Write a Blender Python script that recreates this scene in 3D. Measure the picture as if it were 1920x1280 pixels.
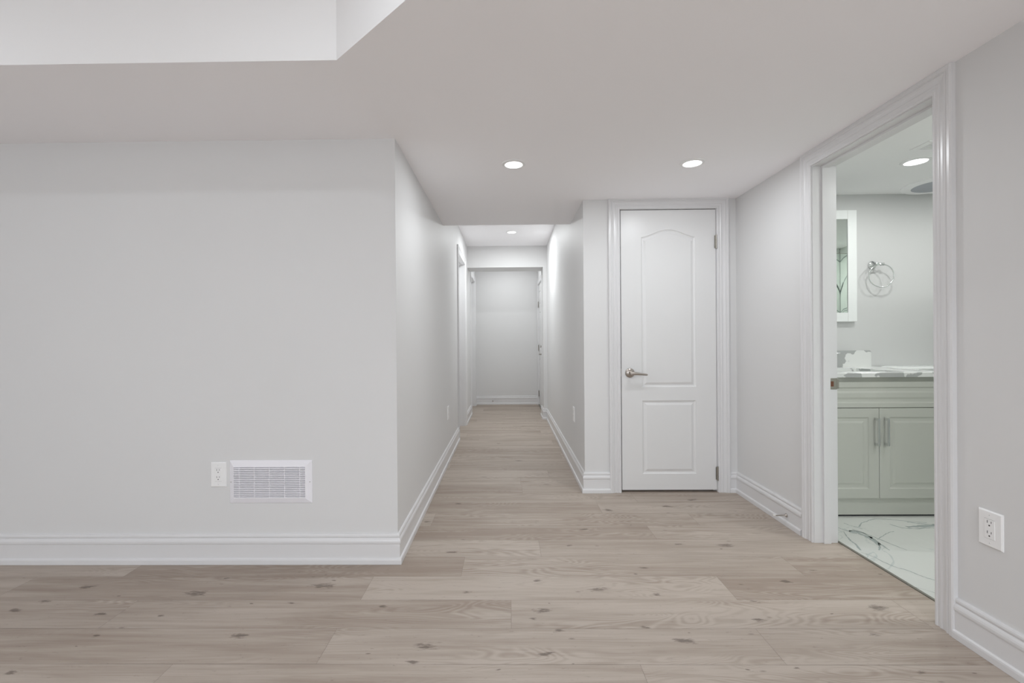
import bpy, bmesh, math, random
from mathutils import Vector, Matrix
SC = bpy.context.scene
for o in list(bpy.data.objects): bpy.data.objects.remove(o)
COL = SC.collection
PI = math.pi

# ------------------------------------------------------------------ camera, world, view
FPX = 853.0
yaw, pitch, roll = 0.0124, -0.0021, 0.0073
fwd = Vector((-math.sin(yaw)*math.cos(pitch), math.cos(yaw)*math.cos(pitch), math.sin(pitch)))
rt = Vector((math.cos(yaw), math.sin(yaw), 0)); up = rt.cross(fwd)
rt2 = rt*math.cos(roll) - up*math.sin(roll); up2 = up*math.cos(roll) + rt*math.sin(roll)
cd = bpy.data.cameras.new('camera'); cam = bpy.data.objects.new('camera', cd); COL.objects.link(cam)
cam.matrix_world = Matrix(((rt2.x, up2.x, -fwd.x, 0), (rt2.y, up2.y, -fwd.y, 0), (rt2.z, up2.z, -fwd.z, 1.11), (0, 0, 0, 1)))
cd.sensor_width = 36; cd.lens = FPX*36/1920; cd.shift_x = 0.0099; cd.clip_start = 0.02
SC.camera = cam
w = bpy.data.worlds.new('world'); SC.world = w; w.use_nodes = True
w.node_tree.nodes['Background'].inputs[0].default_value = (.75, .8, .85, 1)
w.node_tree.nodes['Background'].inputs[1].default_value = 0.3
SC.view_settings.view_transform = 'Standard'; SC.view_settings.look = 'None'
SC.view_settings.gamma = 1; SC.view_settings.use_curve_mapping = False
SC.view_settings.exposure = 0.37
try:
    SC.cycles.max_bounces = 14; SC.cycles.diffuse_bounces = 9; SC.cycles.glossy_bounces = 6
    SC.cycles.sample_clamp_indirect = 6; SC.cycles.use_denoising = True
    SC.cycles.caustics_reflective = False; SC.cycles.caustics_refractive = False
except Exception: pass

# plan of the place (metres; camera stands at the origin, 1.11 m up)
A = -.557      # hall left wall face
B = 2.273      # wall face left of the hall
Cx = 1.659     # right wall face
D = 3.316      # closet wall face
E = .556       # hall right wall face
H = 2.125      # low ceiling
HU = 2.45      # high ceiling
HH = 2.435     # hall ceiling
HB = 2.18      # bathroom ceiling
YS = 4.0       # where the low ceiling ends in the hall
YB = 6.387; YB2 = 6.76; ZB = 2.136   # beam across the hall
F = 7.9        # far wall
XF = .53       # entry wall face
YBK = 3.43     # bathroom back wall
T = .12
XB0 = Cx + T; XB1 = 3.98; YB0 = 1.32

# ------------------------------------------------------------------ materials
def newmat(name):
    m = bpy.data.materials.new(name); m.use_nodes = True
    return m, m.node_tree, m.node_tree.nodes['Principled BSDF']
def N(nt, t, **kw):
    n = nt.nodes.new(t)
    for k, v in kw.items(): setattr(n, k, v)
    return n
def paint(name, col, rough=.5, spec=.5, bump=.03, scale=220, var=.015):
    m, nt, b = newmat(name)
    tc = N(nt, 'ShaderNodeTexCoord')
    n1 = N(nt, 'ShaderNodeTexNoise'); n1.inputs['Scale'].default_value = 1.7; n1.inputs['Detail'].default_value = 3
    nt.links.new(tc.outputs['Object'], n1.inputs['Vector'])
    mx = N(nt, 'ShaderNodeMix', data_type='RGBA')
    mx.inputs[6].default_value = (*[c*(1-var) for c in col], 1); mx.inputs[7].default_value = (*[min(1, c*(1+var)) for c in col], 1)
    nt.links.new(n1.outputs[0], mx.inputs[0]); nt.links.new(mx.outputs[2], b.inputs['Base Color'])
    if bump:
        n2 = N(nt, 'ShaderNodeTexNoise'); n2.inputs['Scale'].default_value = scale; n2.inputs['Detail'].default_value = 2
        nt.links.new(tc.outputs['Object'], n2.inputs['Vector'])
        bp = N(nt, 'ShaderNodeBump'); bp.inputs['Strength'].default_value = bump; bp.inputs['Distance'].default_value = .002
        nt.links.new(n2.outputs[0], bp.inputs['Height']); nt.links.new(bp.outputs[0], b.inputs['Normal'])
    b.inputs['Roughness'].default_value = rough; b.inputs['Specular IOR Level'].default_value = spec
    return m
def metal(name, col, rough=.3):
    m, nt, b = newmat(name)
    tc = N(nt, 'ShaderNodeTexCoord'); n1 = N(nt, 'ShaderNodeTexNoise'); n1.inputs['Scale'].default_value = 90
    nt.links.new(tc.outputs['Object'], n1.inputs['Vector'])
    mr = N(nt, 'ShaderNodeMapRange'); mr.inputs[3].default_value = rough*.85; mr.inputs[4].default_value = rough*1.2
    nt.links.new(n1.outputs[0], mr.inputs[0]); nt.links.new(mr.outputs[0], b.inputs['Roughness'])
    b.inputs['Base Color'].default_value = (*col, 1); b.inputs['Metallic'].default_value = 1
    return m
def lampmat(name, col, s):
    m, nt, b = newmat(name)
    b.inputs['Base Color'].default_value = (.9, .9, .9, 1)
    b.inputs['Emission Color'].default_value = (*col, 1); b.inputs['Emission Strength'].default_value = s
    return m

WALL = paint('wall_paint', (.715, .713, .713), rough=.54, spec=.22)
WALLB = paint('bathroom_wall_paint', (.645, .648, .643), rough=.5, spec=.35)
CEIL = paint('ceiling_paint', (.965, .955, .975), rough=.75, spec=.2, bump=.02)
CEILB = paint('bathroom_ceiling_paint', (.955, .955, .955), rough=.75, spec=.2)
TRIM = paint('trim_paint', (.725, .722, .730), rough=.28, spec=.5, bump=0)
DOORM = paint('door_paint', (.755, .755, .755), rough=.33, spec=.5, bump=.02, scale=60)
FRAMEW = paint('mirror_frame_white', (.86, .88, .87), rough=.35, bump=0)
PLASTIC = paint('white_plastic', (.88, .88, .88), rough=.3, bump=0)
VENTM = paint('vent_enamel', (.85, .84, .88), rough=.35, bump=0)
DARK = paint('void_shade', (.03, .03, .035), rough=.8, bump=0)  # near-black colour stands for the shade inside gaps, recesses and the closet
SLOT = paint('slot_dark', (.05, .045, .05), rough=.6, bump=0)
VAN = paint('vanity_paint', (.56, .57, .525), rough=.42, spec=.4, bump=0)
NICKEL = metal('satin_nickel', (.46, .42, .385), .32)
STEEL = metal('hinge_steel', (.42, .40, .36), .35)
CHROME = metal('chrome', (.75, .76, .76), .12)
MIRROR = metal('mirror_silver', (.86, .91, .87), .01)
CERAM = paint('white_ceramic', (.8, .82, .81), rough=.12, bump=0)
FANM = paint('fan_lens', (.42, .44, .48), rough=.4, bump=0)
RUBBER = paint('rubber_tip', (.75, .72, .70), rough=.6, bump=0)
BROWN = paint('latch_hole', (.16, .06, .03), rough=.7, bump=0)
STRIP = paint('threshold_metal', (.18, .175, .15), rough=.45, bump=0)
VEIN = paint('tile_vein', (.36, .40, .39), rough=.2, bump=0, var=.12)
GROUT = paint('grout', (.50, .52, .51), rough=.7, bump=0)
LENS = lampmat('led_lens', (1, .99, .97), 3.2)
gm, nt, b = newmat('clear_glass')
b.inputs['Transmission Weight'].default_value = 1; b.inputs['Roughness'].default_value = 0; b.inputs['IOR'].default_value = 1.3
b.inputs['Base Color'].default_value = (.93, .97, .95, 1); GLASS = gm

def marble(name, base, vein, scale, th, rough):
    m, nt, b = newmat(name)
    tc = N(nt, 'ShaderNodeTexCoord')
    n0 = N(nt, 'ShaderNodeTexNoise'); n0.inputs['Scale'].default_value = scale; n0.inputs['Detail'].default_value = 5; n0.inputs['Distortion'].default_value = 1.2
    nt.links.new(tc.outputs['Object'], n0.inputs['Vector'])
    s = N(nt, 'ShaderNodeMath', operation='SUBTRACT'); s.inputs[1].default_value = .5; nt.links.new(n0.outputs[0], s.inputs[0])
    a = N(nt, 'ShaderNodeMath', operation='ABSOLUTE'); nt.links.new(s.outputs[0], a.inputs[0])
    mr = N(nt, 'ShaderNodeMapRange'); mr.inputs[1].default_value = 0; mr.inputs[2].default_value = th; mr.inputs[3].default_value = 1; mr.inputs[4].default_value = 0
    nt.links.new(a.outputs[0], mr.inputs[0])
    n1 = N(nt, 'ShaderNodeTexNoise'); n1.inputs['Scale'].default_value = scale*.8; nt.links.new(tc.outputs['Object'], n1.inputs['Vector'])
    m2 = N(nt, 'ShaderNodeMapRange'); m2.inputs[1].default_value = .5; m2.inputs[2].default_value = .62; nt.links.new(n1.outputs[0], m2.inputs[0])
    mu = N(nt, 'ShaderNodeMath', operation='MULTIPLY'); nt.links.new(mr.outputs[0], mu.inputs[0]); nt.links.new(m2.outputs[0], mu.inputs[1])
    mx = N(nt, 'ShaderNodeMix', data_type='RGBA'); mx.inputs[6].default_value = (*base, 1); mx.inputs[7].default_value = (*vein, 1)
    nt.links.new(mu.outputs[0], mx.inputs[0]); nt.links.new(mx.outputs[2], b.inputs['Base Color'])
    b.inputs['Roughness'].default_value = rough
    return m
TILE = marble('floor_marble_tile', (.63, .645, .62), (.5, .54, .53), 2.2, .012, .22)
SHOWER = marble('shower_marble_tile', (.80, .83, .80), (.50, .54, .51), 1.6, .012, .18)

def patchy(name):
    m, nt, b = newmat(name)
    tc = N(nt, 'ShaderNodeTexCoord'); n0 = N(nt, 'ShaderNodeTexNoise'); n0.inputs['Scale'].default_value = 7.5; n0.inputs['Detail'].default_value = 3
    nt.links.new(tc.outputs['Object'], n0.inputs['Vector'])
    cr = N(nt, 'ShaderNodeValToRGB'); cr.color_ramp.elements[0].position = .53; cr.color_ramp.elements[0].color = (.78, .79, .775, 1)
    cr.color_ramp.elements[1].position = .545; cr.color_ramp.elements[1].color = (.44, .45, .445, 1)
    nt.links.new(n0.outputs[0], cr.inputs[0]); nt.links.new(cr.outputs[0], b.inputs['Base Color'])
    b.inputs['Roughness'].default_value = .15
    return m
QUARTZ = patchy('counter_stone')

def wood():
    m, nt, b = newmat('oak_plank')
    L = nt.links.new
    tc = N(nt, 'ShaderNodeTexCoord')
    sd = N(nt, 'ShaderNodeAttribute'); sd.attribute_name = 'seed'
    ti = N(nt, 'ShaderNodeAttribute'); ti.attribute_name = 'tint'
    kn = N(nt, 'ShaderNodeAttribute'); kn.attribute_name = 'knot'
    off = N(nt, 'ShaderNodeCombineXYZ')
    def mul(sock, k):
        n = N(nt, 'ShaderNodeMath', operation='MULTIPLY'); n.inputs[1].default_value = k; L(sock, n.inputs[0]); return n.outputs[0]
    def op(o, s1, s2):
        n = N(nt, 'ShaderNodeMath', operation=o)
        for i, s in enumerate((s1, s2)):
            if s is None: continue
            if isinstance(s, (int, float)): n.inputs[i].default_value = s
            else: L(s, n.inputs[i])
        return n.outputs[0]
    L(mul(sd.outputs['Fac'], 17.3), off.inputs[0]); L(mul(sd.outputs['Fac'], 9.1), off.inputs[1]); L(mul(sd.outputs['Fac'], 31.), off.inputs[2])
    P = N(nt, 'ShaderNodeVectorMath', operation='ADD'); L(tc.outputs['Object'], P.inputs[0]); L(off.outputs[0], P.inputs[1])
    def noise(sx, sy, scale=1, detail=3, rough=.5, dist=0):
        mp = N(nt, 'ShaderNodeMapping'); mp.inputs['Scale'].default_value = (sx, sy, 1); L(P.outputs[0], mp.inputs[0])
        n = N(nt, 'ShaderNodeTexNoise'); n.inputs['Scale'].default_value = scale; n.inputs['Detail'].default_value = detail
        n.inputs['Roughness'].default_value = rough; n.inputs['Distortion'].default_value = dist
        L(mp.outputs[0], n.inputs[0]); return n.outputs[0]
    def rng(s, a0, a1, b0, b1):
        n = N(nt, 'ShaderNodeMapRange'); L(s, n.inputs[0])
        for i, v in enumerate((a0, a1, b0, b1)): n.inputs[i+1].default_value = v
        return n.outputs[0]
    fine = noise(4, 150, 1, 5, .65)
    streak = noise(1.6, 22, 1, 4, .55, .6)
    broad = noise(.9, 4.5, 1, 2)
    ringn = noise(1.7, 8.0, 1, 1.6, .45, .35)
    rings = N(nt, 'ShaderNodeMath', operation='SINE'); L(mul(ringn, 150), rings.inputs[0])
    zone = rng(noise(1.1, 5, 1, 1), .47, .60, 0, 1)
    r1 = op('MULTIPLY', rings.outputs[0], zone)
    v = rng(ti.outputs['Fac'], 0, 1, .05, .98)
    v = op('ADD', v, rng(fine, .3, .7, -.20, .20))
    v = op('ADD', v, rng(streak, .3, .7, -.34, .34))
    v = op('ADD', v, rng(broad, .3, .7, -.22, .22))
    v = op('ADD', v, mul(r1, .26))
    cr = N(nt, 'ShaderNodeValToRGB'); e = cr.color_ramp.elements
    e[0].position = 0; e[0].color = (.465, .402, .348, 1); e[1].position = 1; e[1].color = (.318, .256, .210, 1)
    x = e.new(.5); x.color = (.390, .329, .278, 1)
    L(v, cr.inputs[0])
    # knots and small checks
    kk = op('ADD', kn.outputs['Fac'], rng(noise(26, 120, 1, 3, .7), .25, .75, -.75, .50))
    km = rng(kk, .22, .70, 0, 1)
    vo = N(nt, 'ShaderNodeMapping'); vo.inputs['Scale'].default_value = (3.2, 9, 1); L(P.outputs[0], vo.inputs[0])
    vn = N(nt, 'ShaderNodeTexVoronoi'); vn.inputs['Scale'].default_value = 1.4; L(vo.outputs[0], vn.inputs[0])
    speck = rng(vn.outputs['Distance'], .02, .07, .7, 0)
    allk = op('MAXIMUM', km, speck)
    mx = N(nt, 'ShaderNodeMix', data_type='RGBA'); mx.inputs[7].default_value = (.075, .055, .042, 1)
    L(cr.outputs[0], mx.inputs[6]); L(mul(allk, .66), mx.inputs[0]); L(mx.outputs[2], b.inputs['Base Color'])
    bp = N(nt, 'ShaderNodeBump'); bp.inputs['Strength'].default_value = .08; bp.inputs['Distance'].default_value = .002
    L(fine, bp.inputs['Height']); L(bp.outputs[0], b.inputs['Normal'])
    L(rng(streak, .3, .7, .46, .58), b.inputs['Roughness']); b.inputs['Specular IOR Level'].default_value = .4
    return m
WOOD = wood()

# ------------------------------------------------------------------ mesh helpers
def link(name, bm, mats, parent=None, smooth=None, recalc=True):
    if recalc: bmesh.ops.recalc_face_normals(bm, faces=bm.faces)
    me = bpy.data.meshes.new(name); bm.to_mesh(me); bm.free()
    for m in (mats if isinstance(mats, (list, tuple)) else [mats]): me.materials.append(m)
    o = bpy.data.objects.new(name, me); COL.objects.link(o)
    if smooth is not None:
        for p in me.polygons: p.use_smooth = True
        try: me.set_sharp_from_angle(angle=math.radians(smooth))
        except Exception: pass
    if parent: o.parent = parent
    return o
def struct(o): o['kind'] = 'structure'; return o
def thing(name, label, cat, group=None):
    o = bpy.data.objects.new(name, None); COL.objects.link(o); o.empty_display_size = .05
    o['label'] = label; o['category'] = cat
    if group: o['group'] = group
    return o
def at(o, loc):   # move an empty to its base, children built in world coordinates keep their place
    o.location = loc
    for c in o.children:
        c.matrix_parent_inverse = Matrix.Translation(-Vector(loc))
    return o
def tag(o, label, cat, group=None):
    o['label'] = label; o['category'] = cat
    if group: o['group'] = group
    return o
def box(bm, x0, x1, y0, y1, z0, z1, bevel=0, mi=0):
    vs = [bm.verts.new((x, y, z)) for x in (x0, x1) for y in (y0, y1) for z in (z0, z1)]
    fs = [(0, 1, 3, 2), (4, 6, 7, 5), (0, 4, 5, 1), (2, 3, 7, 6), (0, 2, 6, 4), (1, 5, 7, 3)]
    F_ = [bm.faces.new([vs[i] for i in f]) for f in fs]
    for f in F_: f.material_index = mi
    if bevel:
        es = list({e for f in F_ for e in f.edges})
        bmesh.ops.bevel(bm, geom=es, offset=bevel, segments=2, affect='EDGES', profile=.5)
    return F_
def boxes(name, lst, mat, kind=True, bevel=0):
    bm = bmesh.new()
    for q in lst: box(bm, *q, bevel=bevel)
    o = link(name, bm, mat)
    return struct(o) if kind else o
def prism(bm, pts, z0, z1):
    lo = [bm.verts.new((x, y, z0)) for x, y in pts]; hi = [bm.verts.new((x, y, z1)) for x, y in pts]
    n = len(pts)
    bm.faces.new(lo); bm.faces.new(hi)
    for i in range(n): bm.faces.new((lo[i], lo[(i+1) % n], hi[(i+1) % n], hi[i]))
def sweep(bm, path, prof, mapf, closed=False):
    """profile (u, t) carried along a 2D path; u is offset to the left of travel, mitred at corners"""
    n = len(path); P = [Vector(p) for p in path]; rings = []
    for i in range(n):
        if closed or 0 < i < n-1:
            d0 = (P[i]-P[i-1]).normalized(); d1 = (P[(i+1) % n]-P[i]).normalized()
        elif i == 0: d0 = d1 = (P[1]-P[0]).normalized()
        else: d0 = d1 = (P[-1]-P[-2]).normalized()
        n0 = Vector((-d0.y, d0.x)); n1 = Vector((-d1.y, d1.x)); m = (n0+n1)
        m = m/(m.length_squared)*2 if m.length > 1e-6 else n0
        rings.append([bm.verts.new(mapf(P[i].x+m.x*u, P[i].y+m.y*u, t)) for u, t in prof])
    k = len(prof)
    for i in range(n if closed else n-1):
        r0, r1 = rings[i], rings[(i+1) % n]
        for j in range(k): 
            bm.faces.new((r0[j], r0[(j+1) % k], r1[(j+1) % k], r1[j]))
    if not closed:
        bm.faces.new(rings[0]); bm.faces.new(rings[-1])
def lathe(bm, prof, M=Matrix(), seg=32):
    """(r, h) about local z; M places it"""
    rings = []
    for r, h in prof:
        if r < 1e-6: rings.append([bm.verts.new(M @ Vector((0, 0, h)))])
        else: rings.append([bm.verts.new(M @ Vector((r*math.cos(2*PI*i/seg), r*math.sin(2*PI*i/seg), h))) for i in range(seg)])
    for a_, b_ in zip(rings, rings[1:]):
        for i in range(seg):
            j = (i+1) % seg
            if len(a_) == 1 and len(b_) == 1: continue
            if len(a_) == 1: bm.faces.new((a_[0], b_[i], b_[j]))
            elif len(b_) == 1: bm.faces.new((a_[i], b_[0], a_[j]))
            else: bm.faces.new((a_[i], b_[i], b_[j], a_[j]))
def tube(bm, pts, r, seg=12, closed=False, radii=None):
    P = [Vector(p) for p in pts]; n = len(P); rings = []; ref = None
    for i in range(n):
        if closed: d = (P[(i+1) % n]-P[i-1]).normalized()
        else: d = (P[min(i+1, n-1)]-P[max(i-1, 0)]).normalized()
        if ref is None: ref = d.orthogonal().normalized()
        ref = (ref - d*ref.dot(d)).normalized(); q = d.cross(ref)
        rr = radii[i] if radii else r
        rings.append([bm.verts.new(P[i]+ref*math.cos(2*PI*k/seg)*rr+q*math.sin(2*PI*k/seg)*rr) for k in range(seg)])
    for i in range(n if closed else n-1):
        a_, b_ = rings[i], rings[(i+1) % n]
        for k in range(seg): bm.faces.new((a_[k], a_[(k+1) % seg], b_[(k+1) % seg], b_[k]))
    if not closed: bm.faces.new(rings[0]); bm.faces.new(rings[-1])
ROT_Y = lambda p: Matrix.Translation(p) @ Matrix.Rotation(PI/2, 4, 'X')      # local z -> -y (towards the viewer)
ROT_X = lambda p: Matrix.Translation(p) @ Matrix.Rotation(-PI/2, 4, 'Y')     # local z -> -x

# ------------------------------------------------------------------ lamps (each with its own light)
def downlight(x, y, z, r, label, power, col=(.93, .97, 1), group='round ceiling downlights', vis=True):
    t = thing('ceiling_downlight', label, 'ceiling light', group)
    bm = bmesh.new(); lathe(bm, [(r*1.0, -.001), (r*1.03, -.007), (r*1.35, -.004), (r*1.4, 0.002)], Matrix.Translation((x, y, z)), 40)
    link('trim_ring', bm, PLASTIC, t, 40)
    bm = bmesh.new(); lathe(bm, [(0, -.0035), (r, -.0035), (r, .002)], Matrix.Translation((x, y, z)), 40)
    link('lens', bm, LENS, t, 40)
    ld = bpy.data.lights.new('downlight_light', 'AREA'); ld.shape = 'DISK'; ld.size = 2*r; ld.energy = power; ld.color = col
    lo = bpy.data.objects.new('downlight_light', ld); COL.objects.link(lo); lo.location = (x, y, z-.0125); lo.parent = t
    at(t, (x, y, z))
    return t
GR = 'round downlights glowing in view'
downlight(.043, 2.62, H, .050, 'glowing round downlight in low ceiling at the mouth of the hall', 4.5, group=GR)
downlight(1.071, 2.635, H, .050, 'glowing round downlight in low ceiling in front of the closet door', 3.9, group=GR)
downlight(.06, 5.56, HH, .050, 'small glowing downlight deep in the hall, before the beam', 12, (.95, .985, .99), group=GR)
downlight(.0, 7.2, HH, .050, 'downlight beyond the beam, over the far end of the hall', 5.1, (.95, .985, .99), group=GR)
downlight(2.487, 2.795, HB, .056, 'bright round downlight in the bathroom ceiling', 3.7, (.985, 1, .985), group=GR)
downlight(3.2, 2.79, HB, .056, 'round downlight in the bathroom ceiling over the toilet', 3.2, (.985, 1, .985), group='bathroom downlights out of view')
downlight(2.49, 1.75, HB, .056, 'unseen downlight added in the bathroom ceiling near the doorway', 6, (.985, 1, .985), group='bathroom downlights out of view')  # added lamp, out of view, brightens the vanity front
downlight(3.45, 1.75, HB, .056, 'unseen round downlight over the bathroom shower', 4, (.985, 1, .985), group='bathroom downlights out of view')  # out of view; completes an assumed grid of bathroom lamps
RG = 'unseen downlights of the room behind the camera'
for x, y, z, p in [(-.55, .86, HU, 2.4), (-2.2, .86, HU, 2.3), (-.55, -1.2, HU, 6), (-2.2, -1.2, HU, 6), (-.55, -3.1, HU, 6), (-2.2, -3.1, HU, 6), (1.0, -1.6, H, 27), (1.0, -3.1, H, 27)]:  # front pair read from the wall's shadow line; the rest added for brightness
    downlight(x, y, z, .05, 'unseen round downlight of the room behind the camera', p, (.88, .945, 1), group=RG)

# ------------------------------------------------------------------ shell
XL = -4.0; YN = -4.0
boxes('wall_front', [(XL, A, B, B+T, 0, H)], WALL)
LT = .012     # lining thickness
D1a, D1b, D1z = 5.15, 5.93, 2.10
D2a, D2b = 6.92, 7.70
boxes('wall_hall_left', [(A-T, A, B+T, D1a-LT, 0, HH), (A-T, A, D1a-LT, D1b+LT, D1z+LT, HH), (A-T, A, D1b+LT, D2a-LT, 0, HH), (A-T, A, D2a-LT, D2b+LT, D1z+LT, HH), (A-T, A, D2b+LT, F, 0, HH)], WALL)
boxes('wall_far', [(A-T, XF+T+.3, F, F+T, 0, HH)], WALL)
boxes('wall_hall_right', [(E, E+T, D+T, YB, 0, HH)], WALL)
boxes('wall_stub', [(.504, E+T, YB, YB2, 0, HH)], WALL)
D3a, D3b, D3z = 6.95, 7.80, 2.05
boxes('wall_entry', [(XF, XF+T, YB2, D3a-LT, 0, HH), (XF, XF+T, D3a-LT, D3b+LT, D3z+LT, HH), (XF, XF+T, D3b+LT, F, 0, HH)], WALL)
CX0, CX1, CZ = .822, 1.517, 2.054
boxes('wall_closet', [(E, CX0-LT, D, D+T, 0, H), (CX0-LT, CX1+LT, D, D+T, CZ+LT, H), (CX1+LT, Cx, D, D+T, 0, H)], WALL)
boxes('wall_closet_inside', [(E+T, Cx, D+T+.55, D+T+.6, 0, H)], DARK)  # closet interior coloured near-black, its darkness is painted in
J0, J1, JZ = 1.787, 2.487, 2.0405
boxes('wall_right', [(Cx, XB0, YN, J0-LT, 0, HU), (Cx, XB0, J0-LT, J1+LT, JZ+LT, HU), (Cx, XB0, J1+LT, D+T, 0, HU)], WALL)
boxes('wall_bathroom_back', [(Cx, XB1+T, YBK, YBK+T, 0, HU)], WALLB)
def veined(name, bx, mapf):
    bm = bmesh.new(); box(bm, *bx)
    def st(pts, w):
        for (a0, z0), (a1, z1) in zip(pts, pts[1:]):
            q = [bm.verts.new(mapf(a, z)) for a, z in ((a0, z0-w), (a1, z1-w), (a1, z1+w), (a0, z0+w))]; f_ = bm.faces.new(q); f_.material_index = 1
    st([(.002, 1.66), (.03, 1.72), (.07, 1.79), (.13, 1.86), (.22, 1.90)], .010); st([(.002, 1.64), (.02, 1.70), (.05, 1.76)], .02)
    st([(.002, 1.41), (.05, 1.45), (.10, 1.46), (.16, 1.50), (.3, 1.49)], .006); st([(.002, 1.38), (.06, 1.43), (.15, 1.44)], .004)
    st([(.002, 1.29), (.08, 1.30), (.14, 1.28), (.22, 1.25)], .005)
    st([(.002, 2.02), (.06, 2.06), (.16, 2.09), (.35, 2.08)], .008); st([(.002, 1.0), (.09, .93), (.2, .9), (.4, .8)], .006)
    st([(.25, 1.7), (.4, 1.5), (.5, 1.2), (.7, 1.0)], .006)
    bmesh.ops.recalc_face_normals(bm, faces=bm.faces)
    q = [bm.verts.new(mapf(a, z)) for a, z in ((.0005, .003), (.004, .003), (.004, HB-.002), (.0005, HB-.002))]; bm.faces.new(q).material_index = 1
    return struct(link(name, bm, [SHOWER, VEIN]))
veined('wall_bathroom_side', (XB1, XB1+T, YB0, YBK, 0, HU), lambda a, z: (XB1-.0006, YB0+a, z))
veined('wall_bathroom_near', (XB0, XB1+T, YB0-T, YB0, 0, HU), lambda a, z: (XB1-a, YB0+.0006, z))
W0, W1, WZ0, WZ1 = -2.6, -.2, .30, 2.0
boxes('wall_back', [(XL-T, W0, YN-T, YN, 0, HU), (W1, Cx, YN-T, YN, 0, HU), (W0, W1, YN-T, YN, 0, WZ0), (W0, W1, YN-T, YN, WZ1, HU)], WALL)
wn = boxes('added_window_1', [(W0, W0+.05, YN-.09, YN-.03, WZ0, WZ1), (W1-.05, W1, YN-.09, YN-.03, WZ0, WZ1), (W0, W1, YN-.09, YN-.03, WZ0, WZ0+.05), (W0, W1, YN-.09, YN-.03, WZ1-.05, WZ1), ((W0+W1)/2-.03, (W0+W1)/2+.03, YN-.09, YN-.03, WZ0, WZ1)], TRIM)  # unseen window, added so that light from behind brightens the room
wl = bpy.data.lights.new('added_window_light', 'AREA'); wl.shape = 'RECTANGLE'; wl.size = W1-W0-.1; wl.size_y = WZ1-WZ0-.1; wl.energy = 38; wl.color = (.86, .935, 1)  # area lamp for the added window, brightens the room
wo = bpy.data.objects.new('added_window_light', wl); COL.objects.link(wo); wo.location = ((W0+W1)/2, YN-.10, (WZ0+WZ1)/2); wo.rotation_euler = (PI/2, 0, 0)
boxes('wall_left', [(XL-T, XL, YN, B+T, 0, HU)], WALL)
# thin painted skin so the bathroom side of the dividing wall carries the bathroom paint
boxes('wall_bathroom_left', [(XB0, XB0+.002, YB0, J0-.08, 0, HB), (XB0, XB0+.002, J1+.08, YBK, 0, HB)], WALLB)

bm = bmesh.new()
prism(bm, [(XL, 1.635), (-.609, 1.635), (.3, .817), (.3, YN), (Cx, YN), (Cx, D), (E, D), (E, D+T), (E, YS), (A, YS), (A, B), (XL, B)], H, HU+.1)
bm.normal_update()
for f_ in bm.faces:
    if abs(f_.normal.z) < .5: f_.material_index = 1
struct(link('ceiling_low', bm, [CEIL, paint('ceiling_paint_dimmed', (.83, .825, .825), rough=.7, spec=.2)]))  # vertical faces: darker copy of the ceiling paint, tones down the light on them
boxes('ceiling_high', [(XL, .3, YN, 1.635, HU, HU+.1)], CEIL)
boxes('ceiling_hall', [(A, E, YS, YB, HH, HH+.1), (A, E+T, YB2, F, HH, HH+.1)], CEIL)
boxes('ceiling_bathroom', [(XB0, XB1, YB0, YBK, HB, HB+.1)], CEILB)
boxes('ceiling_closet', [(E+T, Cx, D+T, D+T+.6, H, H+.05)], DARK)
boxes('wall_beam', [(A, .504, YB, YB2, ZB, HH)], WALL)

# ---- plank floor
RW = .1943; R0 = 1.557; PL = 1.61
random.seed(7)
off = {0: .942, 1: .007, 2: .970, 3: -.227, 4: .165, 5: .822, 6: -.469, -1: .445}
for k in range(-32, 36):
    if k not in off: off[k] = random.uniform(0, PL)
darks = {(1, -1): .55, (2, 0): .8, (3, -1): .85, (3, 1): .7, (5, -1): .75, (6, 0): .6, (0, -1): .25, (2, -1): .2, (1, 0): .3, (0, 0): .25, (4, 0): .25, (4, -1): .3, (-1, 0): .22, (-1, -1): .35, (5, 0): .35, (-1,1):.3}
tints = {}
def plank_id(x, y):
    k = math.floor((y-R0)/RW); return k, math.floor((x-off[k])/PL)
def tint(k, j):
    if (k, j) not in tints:
        rr = random.Random(k*131+j*17+5)
        tints[(k, j)] = (darks.get((k, j), rr.choice((.2, .3, .35, .4, .5, .65))), rr.random()*7)
    return tints[(k, j)]
bm = bmesh.new()
lt = bm.verts.layers.float.new('tint'); ls = bm.verts.layers.float.new('seed'); lk = bm.verts.layers.float.new('knot')
def fv(x, y, z, td, kv=0):
    v = bm.verts.new((x, y, z)); v[lt] = td[0]; v[ls] = td[1]; v[lk] = kv; return v
g = .0005
for k in range(-29, 33):
    y0 = R0+k*RW; y1 = y0+RW
    if y0 > F or y1 < YN: continue
    y0c, y1c = max(y0, YN), min(y1, F+.02)
    xmax = 1.79 if y0 < D+.1 else (1.66 if y0 < 4.1 else .7); xmin = XL if y0 < B else A-.1
    for j in range(-5, 5):
        x0 = off[k]+j*PL; x1 = x0+PL
        if x1 < xmin or x0 > xmax: continue
        td = tint(k, j)
        x0c, x1c = max(x0, xmin), min(x1, xmax)
        bm.faces.new([fv(x0c+g, y0c+g, 0, td), fv(x1c-g, y0c+g, 0, td), fv(x1c-g, y1c-g, 0, td), fv(x0c+g, y1c-g, 0, td)])
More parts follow.
